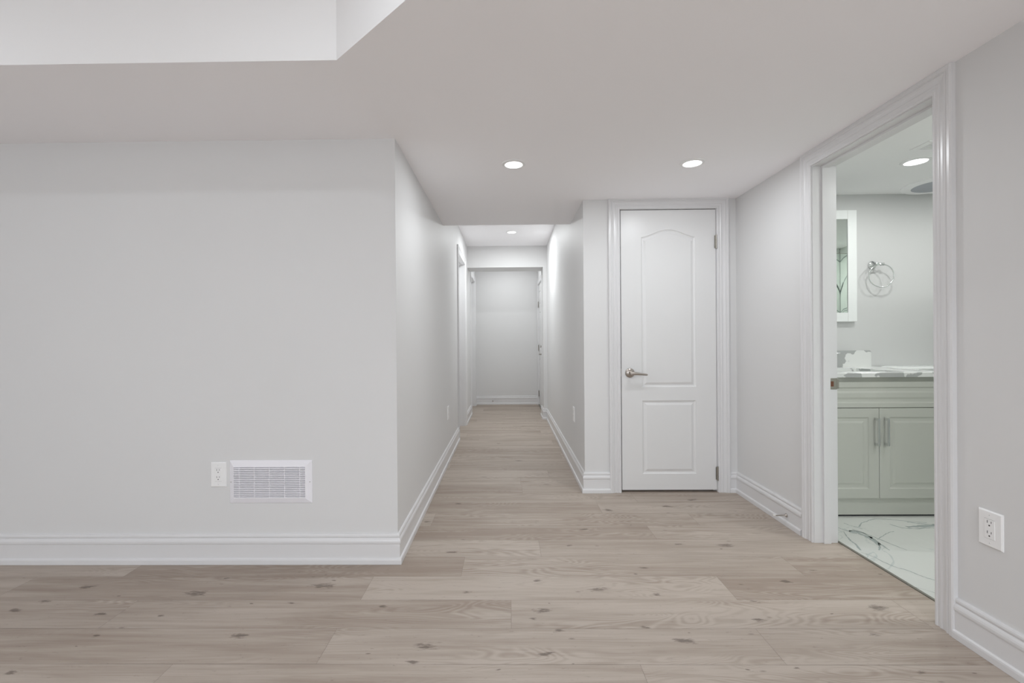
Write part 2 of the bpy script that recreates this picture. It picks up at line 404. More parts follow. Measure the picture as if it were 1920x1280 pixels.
K = [(-1.022, 1.709, .0451), (-1.39, 1.997, .0644), (-1.33, 2.124, .0224), (-.849, 2.058, .0724), (-.931, 1.923, .0248), (-.532, 1.896, .0267), (-.874, 2.157, .0126), (-.818, 2.104, .0173), (-1.096, 1.919, .0112), (-1.716, 1.976, .0116), (-1.571, 1.709, .018), (-1.674, 1.844, .0368), (-.188, 2.005, .0259), (-.302, 1.647, .0579), (-.333, 1.565, .0333), (-.038, 1.533, .0126), (-1.685, 1.516, .0344), (-2.001, 1.935, .034), (-2.057, 1.869, .0438), (-1.922, 2.05, .0481), (.135, 1.87, .0504), (.168, 1.919, .009), (.396, 2.026, .0594), (.643, 1.987, .0303), (.129, 2.102, .0246), (.187, 1.742, .0265), (.131, 1.611, .0434), (.218, 1.561, .011), (.647, 1.681, .0552), (.679, 1.727, .0101), (.982, 1.806, .036), (1.037, 1.934, .0295), (.524, 1.759, .0268), (.599, 2.159, .0177), (.655, 2.22, .0312), (1.164, 2.46, .0577), (1.121, 2.417, .0113), (.918, 2.474, .0406), (.325, 2.463, .0289), (1.364, 1.715, .0342), (1.514, 1.888, .0553), (1.408, 1.946, .0068), (1.455, 2.193, .0309), (1.267, 2.092, .0368), (.798, 1.535, .0108), (.968, 1.543, .0159), (1.364, 1.524, .0268), (1.534, 1.519, .0107), (.441, 2.672, .0439), (.165, 2.767, .0097), (.908, 2.654, .0187), (1.05, 3.036, .0534), (1.264, 3.156, .0555), (.647, 2.972, .0523), (.731, 2.732, .0096), (-.341, 3.096, .0363), (-.501, 2.787, .0425), (-.251, 2.532, .0237), (-.298, 2.385, .0419), (1.742, 2.157, .0126), (-1.423, 1.833, .0215), (.095, 1.812, .0212), (1.3, 1.848, .013), (-.504, 1.61, .0132), (-1.591, 1.648, .0077), (.1, 4.2, .05), (-.2, 3.7, .04), (.3, 3.5, .04), (-.1, 4.9, .04)]
for i, (x, y, r) in enumerate(K):
    kk, jj = plank_id(x, y); td = tint(kk, jj); xlo = off[kk]+jj*PL+.002; xhi = xlo+PL-.004; ylo = R0+kk*RW+.002; yhi = ylo+RW-.004
    rr = random.Random(i); ang = rr.uniform(-.35, .35) if r < .03 else rr.uniform(-.12, .12); asp = rr.uniform(.3, .5)
    r *= 1.12
    c = fv(x, y, .00005, td, 1.0 if r > .02 else 1.25)
    rings = []
    for f_, kv in ((.35, .72), (.7, .34), (1., 0.)):
        ring = []
        for a in range(20):
            th = 2*PI*a/20; px = r*f_*math.cos(th); py = r*f_*asp*math.sin(th)
            X = x+px*math.cos(ang)-py*math.sin(ang); Y = y+px*math.sin(ang)+py*math.cos(ang)
            ring.append(fv(min(max(X, xlo), xhi), min(max(Y, ylo), yhi), .00005, td, kv))
        rings.append(ring)
    for a in range(20):
        b_ = (a+1) % 20
        bm.faces.new((c, rings[0][a], rings[0][b_]))
        for p_, q_ in zip(rings, rings[1:]): bm.faces.new((p_[a], q_[a], q_[b_], p_[b_]))
for f_ in bm.faces:
    if f_.normal.z < 0: f_.normal_flip()
bm.normal_update()
for f_ in bm.faces:
    if f_.normal.z < 0: f_.normal_flip()
fs = box(bm, XL, 1.789, YN, F+.02, -.06, -.0012)
for f_ in fs: f_.material_index = 1
struct(link('floor', bm, [WOOD, paint('plank_gap', (.24, .20, .17), rough=.8, bump=0)], recalc=False))

# ---- bathroom tile floor with grout and printed veins
bm = bmesh.new()
box(bm, XB0+.02, XB1, YB0, YBK, -.06, .002)
def strip(pts, wds, mi, z=.0024):
    P = [Vector((x, y)) for x, y in pts]; L_, R_ = [], []
    for i, p in enumerate(P):
        d = (P[min(i+1, len(P)-1)]-P[max(i-1, 0)]).normalized(); n = Vector((-d.y, d.x))*wds[i]/2
        L_.append(bm.verts.new((p.x+n.x, p.y+n.y, z))); R_.append(bm.verts.new((p.x-n.x, p.y-n.y, z)))
    for i in range(len(P)-1):
        f_ = bm.faces.new((L_[i], R_[i], R_[i+1], L_[i+1])); f_.material_index = mi
rv = random.Random(3)
def vein(pts, w0, w1=None):
    w1 = w0 if w1 is None else w1; out = []; n = 5
    for a_, b_ in zip(pts, pts[1:]):
        for i in range(n):
            t = i/n; out.append((a_[0]*(1-t)+b_[0]*t+rv.uniform(-.0025, .0025), a_[1]*(1-t)+b_[1]*t+rv.uniform(-.0025, .0025)))
    out.append(pts[-1]); m = len(out)
    strip(out, [(w0+(w1-w0)*i/m)*rv.uniform(.5, 1.4) for i in range(m)], 1)
vein([(1.84, 2.76), (1.89, 2.72), (1.926, 2.68), (1.934, 2.649)], .006)
vein([(1.918, 2.627), (1.886, 2.564), (1.871, 2.516), (1.861, 2.464), (1.835, 2.395)], .006, .010)
vein([(1.934, 2.649), (1.953, 2.634), (1.99, 2.640), (2.013, 2.605), (2.009, 2.522), (1.996, 2.464), (1.985, 2.395)], .012, .008)
vein([(1.953, 2.634), (1.985, 2.605), (2.0, 2.555), (1.99, 2.50), (1.975, 2.45)], .045, .012)
vein([(2.0, 2.483), (1.97, 2.438), (1.93, 2.396)], .012, .005)
vein([(1.99, 2.66), (2.02, 2.60), (2.035, 2.54), (2.05, 2.47), (2.075, 2.395)], .012, .004)
vein([(2.024, 2.522), (2.111, 2.583), (2.17, 2.619), (2.201, 2.626)], .004)
vein([(2.006, 2.748), (2.018, 2.709), (2.038, 2.694), (2.05, 2.66)], .006)
vein([(2.053, 2.693), (2.113, 2.748), (2.189, 2.788), (2.241, 2.812), (2.314, 2.803), (2.396, 2.778), (2.5, 2.75)], .006)
vein([(2.264, 2.731), (2.287, 2.677), (2.35, 2.662), (2.455, 2.676), (2.6, 2.66)], .008)
vein([(2.33, 2.69), (2.42, 2.70), (2.55, 2.71)], .02, .055)
vein([(2.391, 2.762), (2.449, 2.738), (2.56, 2.71)], .008)
vein([(1.821, 2.372), (1.847, 2.32), (1.85, 2.27), (1.867, 2.217), (1.9, 2.182), (1.915, 2.138), (1.935, 2.105), (2.1, 1.95)], .004, .007)
vein([(1.78, 2.06), (1.84, 2.0), (1.9, 1.9)], .003)
vein([(2.3, 2.35), (2.6, 2.1), (2.8, 1.7)], .01); vein([(2.8, 2.7), (3.1, 2.4), (3.5, 2.5)], .02, .006)
for x0, x1, y in ((XB0+.02, XB1, 2.392), (XB0+.02, XB1, 1.79)): strip([(x0, y), (x1, y)], [.003, .003], 2, .0022)
for y0, y1, x in ((2.392, YBK, 2.262), (2.392, YBK, 3.46), (1.79, 2.392, 2.86), (YB0, 1.79, 2.262)): strip([(x, y0), (x, y1)], [.003, .003], 2, .0022)
for f_ in bm.faces: f_.normal_update()
struct(link('floor_bathroom', bm, [TILE, VEIN, GROUT]))
boxes('trim_1', [(1.787, 1.80, J0-.02, J1+.02, -.01, .0042)], STRIP)

# ---- baseboards
BASE = [(0, 0), (.022, 0), (.022, .021), (.0205, .027), (.0165, .030), (.013, .031), (.013, .098), (.0155, .101), (.0165, .106), (.0165, .113), (.0145, .120), (.0105, .1265), (.0085, .1275), (.0085, .1300), (.0105, .1315), (.0115, .136), (.0105, .142), (.0075, .147), (0, .148)]
def baseboard(name, path):
    bm = bmesh.new(); sweep(bm, path, BASE, lambda x, y, t: (x, y, t+.0006)); return struct(link(name, bm, TRIM))
# path runs with the room on its left
baseboard('baseboard_front', [(A, D1a-.083), (A, B), (XL, B)][::1])
baseboard('baseboard_hall_left', [(A, D2a-.075), (A, D1b+.083)])
baseboard('baseboard_far', [(XF, D3b+.075), (XF, F), (A, F), (A, D2b+.075)])
baseboard('baseboard_hall_right', [(CX0-.0825, D), (E, D), (E, YB), (.504, YB), (.504, YB2), (XF, YB2), (XF, D3a-.075)])
baseboard('baseboard_closet', [(Cx, J1+.09), (Cx, D), (CX1+.0825, D)])
baseboard('baseboard_right', [(Cx, YN), (Cx, J0-.084)])
baseboard('baseboard_back', [(XL, B), (XL, YN), (Cx, YN)])
BATHP = [(0, 0), (.012, 0), (.012, .09), (.004, .1), (0, .1)]

# ---- casings: u from the inner edge outwards, t out of the wall
CAS = [(0, 0), (0, .009), (.004, .0115), (.010, .0115), (.013, .009), (.019, .0088), (.024, .0118), (.029, .0120), (.033, .0096), (.042, .0105), (.050, .013), (.054, .0165), (.058, .0165), (.061, .0145), (.066, .0185), (.076, .0195), (.082, .016), (.082, 0)]
def casing(name, path, mapf, prof=CAS, parent=None):
    bm = bmesh.new(); sweep(bm, path, prof, mapf); o = link(name, bm, TRIM, parent)
    return o if parent else struct(o)
r_ = .004
# closet doorway (wall faces the viewer): travel so that outwards lies to the left
casing('trim_2', [(CX1+r_, 0), (CX1+r_, CZ-.002+r_), (CX0-r_, CZ-.002+r_), (CX0-r_, 0)][::-1], lambda s, z, t: (s, D-t, z))
# bathroom doorway on the right wall
casing('trim_3', [(J0-r_, 0), (J0-r_, JZ+r_), (J1+r_, JZ+r_), (J1+r_, 0)], lambda s, z, t: (Cx-t, s, z))
casing('trim_4', [(J0-r_, 0), (J0-r_, JZ+r_), (J1+r_, JZ+r_), (J1+r_, 0)], lambda s, z, t: (XB0+t, s, z))
# hall doorways
casing('trim_5', [(D1a-r_, 0), (D1a-r_, D1z+r_), (D1b+r_, D1z+r_), (D1b+r_, 0)], lambda s, z, t: (A+t, s, z))
casing('trim_6', [(D2a-r_, 0), (D2a-r_, D1z+r_), (D2b+r_, D1z+r_), (D2b+r_, 0)], lambda s, z, t: (A+t, s, z))
casing('trim_7', [(D3a-r_, 0), (D3a-r_, D3z+r_), (D3b+r_, D3z+r_), (D3b+r_, 0)], lambda s, z, t: (XF-t*.7, s, z), [(u*.85, t) for u, t in CAS])

# ---- jambs with stops
def jamb_y(name, x0, x1, ya, yb, z, stop):
    """lining of a doorway in a wall that runs along y"""
    th = .012; s0, s1 = stop
    l = [(x0, x1, ya, ya+th, 0, z), (x0, x1, yb-th, yb, 0, z), (x0, x1, ya+th, yb-th, z-th, z)]
    if s0 is not None:
        l += [(s0, s1, ya+th, ya+th+.011, 0, z-th), (s0, s1, yb-th-.011, yb-th, 0, z-th), (s0, s1, ya+th+.011, yb-th-.011, z-th-.011, z-th)]
    return boxes(name, l, TRIM)
jamb_y('trim_8', Cx-.001, XB0+.003, J0-.012, J1+.012, JZ+.012, (Cx+.045, Cx+.082))
jamb_y('trim_9', A-T, A+.001, D1a-.012, D1b+.012, D1z+.012, (A-.075, A-.045))
jamb_y('trim_10', A-T, A+.001, D2a-.012, D2b+.012, D1z+.012, (A-.075, A-.045))
boxes('trim_11', [(CX0-.012, CX0, D-.001, D+T, 0, CZ+.012), (CX1, CX1+.012, D-.001, D+T, 0, CZ+.012), (CX0, CX1, D-.001, D+T, CZ, CZ+.012),
                  (CX0, CX0+.011, D+.042, D+.075, 0, CZ), (CX1-.011, CX1, D+.042, D+.075, 0, CZ), (CX0+.011, CX1-.011, D+.042, D+.075, CZ-.011, CZ)], TRIM)
boxes('trim_12', [(XF-.001, XF+T, D3a-.012, D3a, 0, D3z+.012), (XF-.001, XF+T, D3b, D3b+.012, 0, D3z+.012), (XF-.001, XF+T, D3a, D3b, D3z, D3z+.012)], TRIM)
boxes('trim_13', [(XF-.004, XF+T, D3a, D3b, 0, .016)], STRIP)

# ------------------------------------------------------------------ moulded doors
def inset(poly, d):
    n = len(poly); out = []
    for i in range(n):
        p0, p1, p2 = Vector(poly[i-1]), Vector(poly[i]), Vector(poly[(i+1) % n])
        d0 = (p1-p0).normalized(); d1 = (p2-p1).normalized(); n0 = Vector((-d0.y, d0.x)); n1 = Vector((-d1.y, d1.x))
        m = n0+n1; m = m*(2/m.length_squared); out.append((p1.x+m.x*d, p1.y+m.y*d))
    return out
def slab(bm, w0, w1, z0, z1, panels, mapf, thick, prof):
    """panelled face in (s,z); mapf(s,z,depth); prof = (inset, depth) steps, last one closes the field"""
    outer = [(w0, z0), (w1, z0), (w1, z1), (w0, z1)]
    es = []
    def loop(poly, dep):
        vs = [bm.verts.new(mapf(s, z, dep)) for s, z in poly]; return vs
    def edges(vs): return [bm.edges.new((vs[i], vs[(i+1) % len(vs)])) for i in range(len(vs))]
    ov = loop(outer, 0); es += edges(ov)
    for p in panels:
        v0 = loop(p, 0); es += edges(v0); prev = v0
        for d, dep in prof:
            cur = loop(inset(p, d), dep)
            for i in range(len(p)):
                j = (i+1) % len(p); bm.faces.new((prev[i], prev[j], cur[j], cur[i]))
            prev = cur
        bm.faces.new(prev)
    bmesh.ops.triangle_fill(bm, use_beauty=True, edges=es)
    bk = loop(outer, thick)
    for i in range(4): bm.faces.new((ov[i], ov[(i+1) % 4], bk[(i+1) % 4], bk[i]))
    bm.faces.new(bk)
def rect(x0, x1, z0, z1): return [(x0, z0), (x1, z0), (x1, z1), (x0, z1)]
def arched(x0, x1, z0, zs, rise, n=24):
    top = []
    for i in range(n+1):
        t = i/n; top.append((x1+(x0-x1)*t, zs+rise*(math.sin(PI*t)**1.6)))
    return [(x0, z0), (x1, z0)] + top
DP = [(.004, .005), (.012, .008), (.018, .0075), (.030, .0025), (.034, .001)]

def hinge_y(name, x, y, z0, z1, par):   # barrel of a hinge on a wall that faces the viewer
    bm = bmesh.new(); tube(bm, [(x, y, z0), (x, y, z1)], .0055, 12)
    for k in range(5):
        zz = z0+(z1-z0)*k/4; lathe(bm, [(0, -.002), (.0066, -.002), (.0066, .002), (0, .002)], Matrix.Translation((x, y, zz)), 12)
    box(bm, x-.012, x+.002, y+.004, y+.0055, z0+.003, z1-.003)
    return link(name, bm, STEEL, par, 40)

# closet door: stands in the doorway, hinged right
t = thing('closet_door', 'closed white two panel closet door with arched top panel and lever', 'door')
t['kind'] = 'structure'
S0, S1, Z0, Z1 = CX0+.006, CX1-.003, .0165, CZ-.005
bm = bmesh.new()
slab(bm, S0, S1, Z0, Z1, [arched(.975, 1.368, .764, 1.853, .054), rect(.977, 1.366, .133, .666)], lambda s, z, d: (s, D+.004+d, z), .035, DP)
dl = link('door_leaf', bm, DOORM, t)
bm = bmesh.new()
M = ROT_Y((.888, D+.004, .868))
lathe(bm, [(0, .0), (.034, .0), (.034, .004), (.031, .008), (.020, .012), (.012, .014), (.0115, .040), (.014, .044), (.014, .056), (.010, .060), (0, .060)], M, 36)
link('handle_rose', bm, NICKEL, t, 35)
bm = bmesh.new()
tube(bm, [(.886, D-.046, .867), (.90, D-.047, .867), (.93, D-.048, .865), (.965, D-.048, .861), (.992, D-.047, .858), (1.0, D-.044, .857)], .008, 14, radii=[.0125, .0125, .010, .008, .007, .0055])
link('lever', bm, NICKEL, t, 50)
hinge_y('hinge', CX1-.001, D-.004, 1.766, 1.862, t); hinge_y('hinge', CX1-.001, D-.004, .088, .184, t)
boxes_ = bmesh.new(); box(boxes_, CX0+.0005, CX0+.0055, D+.010, D+.030, .84, .90); link('latch', boxes_, STEEL, t)
at(t, (1.17, D+.02, 0))

# entry door on the right beyond the beam
t = thing('entry_door', 'white panelled entry door at the far right end of the hall', 'door'); t['kind'] = 'structure'
bm = bmesh.new()
X0 = XF+.012
def mp(s, z, d): return (X0+d, s, z)
wd = D3b-D3a
pn = []
for a_, b_ in ((D3a+.11, D3a+wd/2-.05), (D3a+wd/2+.05, D3b-.11)):
    pn += [rect(a_, b_, .22, .80), rect(a_, b_, .96, 1.58), rect(a_, b_, 1.70, 1.93)]
slab(bm, D3a+.003, D3b-.003, .018, D3z-.004, pn, mp, .04, DP); link('door_leaf', bm, DOORM, t)
bm = bmesh.new(); lathe(bm, [(0, 0), (.03, 0), (.03, .012), (.026, .018), (0, .018)], ROT_X((X0, D3a+.07, 1.015)), 28)
box(bm, X0-.038, X0-.016, D3a+.066, D3a+.074, .998, 1.032); link('deadbolt', bm, STEEL, t, 35)
bm = bmesh.new(); lathe(bm, [(0, 0), (.032, 0), (.032, .006), (.012, .012), (.011, .045), (0, .045)], ROT_X((X0, D3a+.07, .895)), 28)
tube(bm, [(X0-.048, D3a+.065, .895), (X0-.05, D3a+.09, .895), (X0-.05, D3a+.18, .893)], .008, 12, radii=[.012, .010, .007]); link('lever', bm, STEEL, t, 35)
for z in (1.72, .98, .20):
    bm = bmesh.new(); tube(bm, [(X0-.010, D3b-.002, z-.05), (X0-.010, D3b-.002, z+.05)], .008, 12); box(bm, X0-.018, X0-.0035, D3b-.004, D3b-.001, z-.05, z+.05); link('hinge', bm, STEEL, t, 35)
at(t, (X0+.02, (D3a+D3b)/2, 0))
# closed doors set back in the two hall doorways on the left
for nm, ya, yb, lab in (('hall_door', D1a, D1b, 'closed white door set back in the first doorway on the left of the hall'), ('hall_door', D2a, D2b, 'closed white door set back in the doorway beyond the beam, left')):
    t = thing(nm, lab, 'door'); t['kind'] = 'structure'
    bm = bmesh.new(); w_ = yb-ya
    slab(bm, ya+.003, yb-.003, .012, D1z-.004, [rect(ya+.13, yb-.13, .13, .68), arched(ya+.13, yb-.13, .78, 1.88, .055)], lambda s, z, d: (A-.076-d, s, z), .035, DP)
    link('door_leaf', bm, DOORM, t)
    bm = bmesh.new(); lathe(bm, [(0, 0), (.032, 0), (.032, .006), (.012, .012), (.011, .04), (0, .04)], Matrix.Translation((A-.076, ya+.07, .9)) @ Matrix.Rotation(PI/2, 4, 'Y'), 24)
    tube(bm, [(A-.04, ya+.07, .9), (A-.04, ya+.17, .897)], .007); link('lever', bm, NICKEL, t, 35)
    at(t, (A-.09, (ya+yb)/2, 0))

# ------------------------------------------------------------------ outlets, plates
def outlet(mat4, label, w_=.079, h_=.124):
    """built facing -y at the origin, then turned into place"""
    t = thing('wall_outlet', label, 'outlet', 'wall outlets')
    bm = bmesh.new(); f_ = 0
    a, b2 = w_/2, h_/2
    lo = [(-a, -b2), (a, -b2), (a, b2), (-a, b2)]; hi = inset(lo, .004)
    v0 = [bm.verts.new((x, 0, z)) for x, z in lo]; v1 = [bm.verts.new((x, -.003, z)) for x, z in lo]; v2 = [bm.verts.new((x, -.0065, z)) for x, z in hi]
    for p_, q_ in ((v0, v1), (v1, v2)):
        for i in range(4): bm.faces.new((p_[i], p_[(i+1) % 4], q_[(i+1) % 4], q_[i]))
    bm.faces.new(v2); bm.faces.new(v0)
    pl = link('plate', bm, PLASTIC, t)
    bm = bmesh.new(); box(bm, -.0167, .0167, -.0078, -.006, -.0335, .0335, .0006)
    rc = link('receptacle', bm, PLASTIC, t)
    bm = bmesh.new()
    for zc in (.019, -.017):
        box(bm, -.0075, -.0055, -.0081, -.0076, zc+.001, zc+.010); box(bm, .0052, .0070, -.0081, -.0076, zc+.002, zc+.009)
        lathe(bm, [(0, 0), (.0026, 0), (.0026, .0005), (0, .0005)], ROT_Y((0, -.0076, zc-.0065)), 14)
    for zc in (.0335, -.0335): box(bm, -.0167, .0167, -.0070, -.0063, zc-.0004, zc+.0004)
    sl = link('slots', bm, SLOT, t)
    for zc in (.048, -.048):
        bm = bmesh.new(); lathe(bm, [(0, 0), (.0022, 0), (.0020, .0008), (0, .001)], ROT_Y((0, -.0064, zc)), 14); box(bm, -.0003, .0003, -.0077, -.0073, zc-.0018, zc+.0018, mi=1); link('screw', bm, [PLASTIC, SLOT], t)
    t.matrix_world = mat4
    return t
RZ = lambda p, a: Matrix.Translation(p) @ Matrix.Rotation(a, 4, 'Z')
outlet(RZ((-1.458, B, .4465), 0), 'white double outlet on the front wall left of the vent')
outlet(RZ((Cx, 1.583, .4495), -PI/2), 'white double outlet on the right wall beside the bathroom doorway')
outlet(RZ((E, 3.83, .487), -PI/2), 'white outlet on the right wall inside the hall')
outlet(RZ((A, 4.205, .446), PI/2), 'white outlet on the left wall inside the hall')

# ------------------------------------------------------------------ return air vent
t = thing('air_vent', 'white louvred return air vent low on the front wall', 'vent')
VX0, VX1, VZ0, VZ1 = -1.402, -.985, .302, .517
bm = bmesh.new()
o0 = rect(VX0, VX1, VZ0, VZ1); i0 = rect(VX0+.0255, VX1-.0315, VZ0+.028, VZ1-.032)
rings = []
for poly, y in ((o0, B), (o0, B-.002), (inset(o0, .003), B-.0045), (i0, B-.013), (i0, B-.006)):
    rings.append([bm.verts.new((x, y, z)) for x, z in poly])
for p_, q_ in zip(rings, rings[1:]):
    for i in range(4): bm.faces.new((p_[i], p_[(i+1) % 4], q_[(i+1) % 4], q_[i]))
link('frame', bm, VENTM, t)
gx0, gx1, gz0, gz1 = VX0+.0255, VX1-.0315, VZ0+.028, VZ1-.032
bm = bmesh.new(); n = 17; ph = (gz1-gz0)/n
for i in range(n):
    z = gz0+ph*(i+.55)
    vs = [bm.verts.new(p) for p in ((gx0, B-.0125, z-.0005), (gx1, B-.0125, z-.0005), (gx1, B-.004, z+ph*.22), (gx0, B-.004, z+ph*.22), (gx0, B-.0125, z-.0025), (gx1, B-.0125, z-.0025), (gx1, B-.004, z+ph*.22-.0015), (gx0, B-.004, z+ph*.22-.0015))]
    for q in ((0, 1, 2, 3), (4, 5, 6, 7), (0, 1, 5, 4), (2, 3, 7, 6), (1, 2, 6, 5), (0, 3, 7, 4)): bm.faces.new([vs[k] for k in q])
    box(bm, gx0, gx1, B-.0132, B-.0118, z-.0052, z-.0002)
for fx in (.077, .288, .499, .712, .925):
    x = gx0+(gx1-gx0)*fx; box(bm, x-.0012, x+.0012, B-.0134, B-.006, gz0, gz1)
link('louvres', bm, VENTM, t)
bm = bmesh.new(); box(bm, gx0-.002, gx1+.002, B-.0035, B-.0015, gz0-.002, gz1+.002); link('back', bm, DARK, t)
for x in (VX0+.009, VX1-.010):
    bm = bmesh.new(); lathe(bm, [(0, 0), (.0022, 0), (.0022, .001), (0, .0012)], ROT_Y((x, B-.0075, (VZ0+VZ1)/2)), 12); link('screw', bm, STEEL, t)
at(t, ((VX0+VX1)/2, B, VZ0))

# ------------------------------------------------------------------ door stops
def doorstop(p, d, label):
    t = thing('door_stop', label, 'door stop', 'door stops on the baseboards'); p = Vector(p); d = Vector(d).normalized()
    q = d.to_track_quat('Z', 'Y').to_matrix().to_4x4(); M = Matrix.Translation(p) @ q
    bm = bmesh.new(); lathe(bm, [(0, 0), (.011, 0), (.011, .002), (.007, .006), (.0042, .012), (.0036, .045), (.0036, .066), (0, .066)], M, 20); link('rod', bm, NICKEL, t, 40)
    bm = bmesh.new(); lathe(bm, [(.0036, .064), (.0052, .066), (.0058, .076), (.004, .079), (0, .079)], M, 20); link('rubber_tip', bm, RUBBER, t, 40)
    at(t, p)
doorstop((Cx-.0132, 2.715, .062), (-1, 0, 0), 'short nickel door stop screwed to the baseboard beside the bathroom doorway')
doorstop((-.262, F-.0132, .062), (0, -1, 0), 'tiny door stop on the baseboard of the far hall wall')

# strike plate on the bathroom jamb
t = thing('strike_plate', 'small metal strike plate with brown hole on the bathroom door jamb', 'strike plate')
bm = bmesh.new(); yj = J1
box(bm, XB0-.036, XB0+.004, yj-.0018, yj-.0002, .832, .893, .0005); link('plate', bm, STEEL, t)
bm = bmesh.new(); box(bm, XB0+.004, XB0+.014, yj-.003, yj+.0, .836, .889, .001); link('lip', bm, STEEL, t)
bm = bmesh.new(); box(bm, XB0-.030, XB0-.015, yj-.0026, yj-.0017, .848, .876); link('latch_opening', bm, BROWN, t)
at(t, (XB0-.01, yj, .832))

# ------------------------------------------------------------------ bathroom
VL, VR, VF = 1.83, 2.725, 2.854
t = thing('vanity_cabinet', 'sage grey bathroom vanity cabinet with two raised panel doors', 'vanity cabinet')
bm = bmesh.new(); [box(bm, *q) for q in ((VL, VL+.016, VF+.002, YBK-.001, .004, .8675), (VR-.016, VR, VF+.002, YBK-.001, .004, .8675), (VL+.016, VR-.016, VF+.002, YBK-.001, .10, .116), (VL+.016, VR-.016, YBK-.013, YBK-.001, .116, .8675), (VL+.016, VR-.016, VF+.002, VF+.02, .81, .8675))]; link('carcass', bm, VAN, t)
bm = bmesh.new(); box(bm, VL, VR, VF-.0, VF+.02, .012, .118); link('plinth', bm, VAN, t)
bm = bmesh.new(); box(bm, VL+.002, VR-.002, VF+.004, VF+.018, .002, .0115); link('foot_gap_shade', bm, DARK, t)  # dark strip painted in as the shade under the plinth
VP = [(.003, .0035), (.010, .0060), (.024, .0062), (.036, .0015), (.040, .0012)]
bm = bmesh.new(); slab(bm, VL+.002, VR-.002, .680, .838, [rect(VL+.045, VR-.045, .706, .806)], lambda s, z, d: (s, VF-.018+d, z), .0178, VP); link('front_panel', bm, VAN, t)
bm = bmesh.new(); box(bm, VL+.001, VR-.001, VF+.0005, VF+.0019, .1185, .6795); link('door_gap_shade', bm, DARK, t)  # dark sheet behind the doors, paints the shade in their gaps
SPL = 2.290
for x0, x1, hx in ((VL+.002, SPL-.0015, SPL-.024), (SPL+.0015, VR-.002, SPL+.036)):
    bm = bmesh.new(); slab(bm, x0, x1, .120, .676, [rect(x0+.062, x1-.062, .178, .620)], lambda s, z, d: (s, VF-.018+d, z), .0178, VP)
    dr = link('door', bm, VAN, t)
    bm = bmesh.new()
    box(bm, hx-.0055, hx+.0055, VF-.050, VF-.042, .447, .618, .001)
    for z in (.447, .602): box(bm, hx-.0055, hx+.0055, VF-.044, VF-.0181, z, z+.016, .0008)
    link('handle', bm, CHROME, dr)
at(t, ((VL+VR)/2, (VF+YBK)/2, 0))

CT = .897
t = thing('vanity_countertop', 'white stone countertop with grey patches on the bathroom vanity', 'countertop')
bm = bmesh.new()
SX0, SX1, SY0, SY1 = 2.02, 2.46, 2.93, 3.24
CL, CR, CF = VL-.005, VR+.018, VF-.033
# slab as four pieces around the sink opening, welded
def slabring(z0, z1):
    ou = rect(CL, CR, CF, YBK-.001); inn = rect(SX0, SX1, SY0, SY1)
    o1 = [bm.verts.new((x, y, z1)) for x, y in inset(ou, .003)]; o1b = [bm.verts.new((x, y, z1-.003)) for x, y in ou]; o0 = [bm.verts.new((x, y, z0)) for x, y in ou]
    i1 = [bm.verts.new((x, y, z1)) for x, y in inn]; i0 = [bm.verts.new((x, y, z0)) for x, y in inn]
    for p_, q_ in ((i1, o1), (o1, o1b), (o1b, o0), (o0, i0), (i0, i1)):
        for i in range(4): bm.faces.new((p_[i], p_[(i+1) % 4], q_[(i+1) % 4], q_[i]))
slabring(CT-.029, CT); link('slab', bm, QUARTZ, t)
bm = bmesh.new(); vs = []
bl = rect(CL+.001, 2.700, CT+.0002, CT+.12)
pts = [(CL+.001, CT+.0002), (2.700, CT+.0002), (2.700, CT+.107), (2.697, CT+.116), (2.688, CT+.12), (CL+.001, CT+.12)]
f0 = [bm.verts.new((x, YBK-.018, z)) for x, z in pts]; f1 = [bm.verts.new((x, YBK-.001, z)) for x, z in pts]
bm.faces.new(f0); bm.faces.new(f1)
for i in range(6): bm.faces.new((f0[i], f0[(i+1) % 6], f1[(i+1) % 6], f1[i]))
at(t, ((CL+CR)/2, YBK-.2, CT-.025))
tag(link('backsplash', bm, QUARTZ), 'short stone backsplash strip standing against the wall on the vanity countertop', 'backsplash')
bm = bmesh.new()
sink = []
for k, (ins, z) in enumerate(((-.012, CT-.0295), (.001, CT-.0295), (.006, CT-.09), (.03, CT-.14), (.07, CT-.15))):
    sink.append([bm.verts.new((x, y, z)) for x, y in inset(rect(SX0, SX1, SY0, SY1), ins)])
for p_, q_ in zip(sink, sink[1:]):
    for i in range(4): bm.faces.new((p_[i], p_[(i+1) % 4], q_[(i+1) % 4], q_[i]))
bm.faces.new(sink[-1])
tag(link('sink_basin', bm, CERAM, None), 'white undermount sink basin set in the vanity countertop', 'sink')
t = thing('faucet', 'chrome faucet standing at the back of the vanity sink', 'faucet')
bm = bmesh.new()
lathe(bm, [(0, 0), (.025, 0), (.025, .006), (.013, .012), (.012, .05), (.010, .055)], Matrix.Translation((2.24, 3.33, CT)), 24)
tube(bm, [(2.24, 3.33, CT+.05), (2.24, 3.33, CT+.11), (2.24, 3.315, CT+.135), (2.24, 3.285, CT+.145), (2.24, 3.25, CT+.135), (2.24, 3.235, CT+.11)], .010, 14); link('spout', bm, CHROME, t, 50)
for x, s in ((2.13, -1), (2.345, 1)):
    bm = bmesh.new(); lathe(bm, [(0, 0), (.023, 0), (.023, .006), (.014, .012), (.013, .05), (.015, .075), (.016, .10), (0, .105)], Matrix.Translation((x, 3.33, CT)), 24)
    tube(bm, [(x, 3.33, CT+.095), (x+s*.03, 3.32, CT+.102), (x+s*.055, 3.315, CT+.104)], .006, 10); link('tap_handle', bm, CHROME, t, 50)
at(t, (2.24, 3.33, CT))

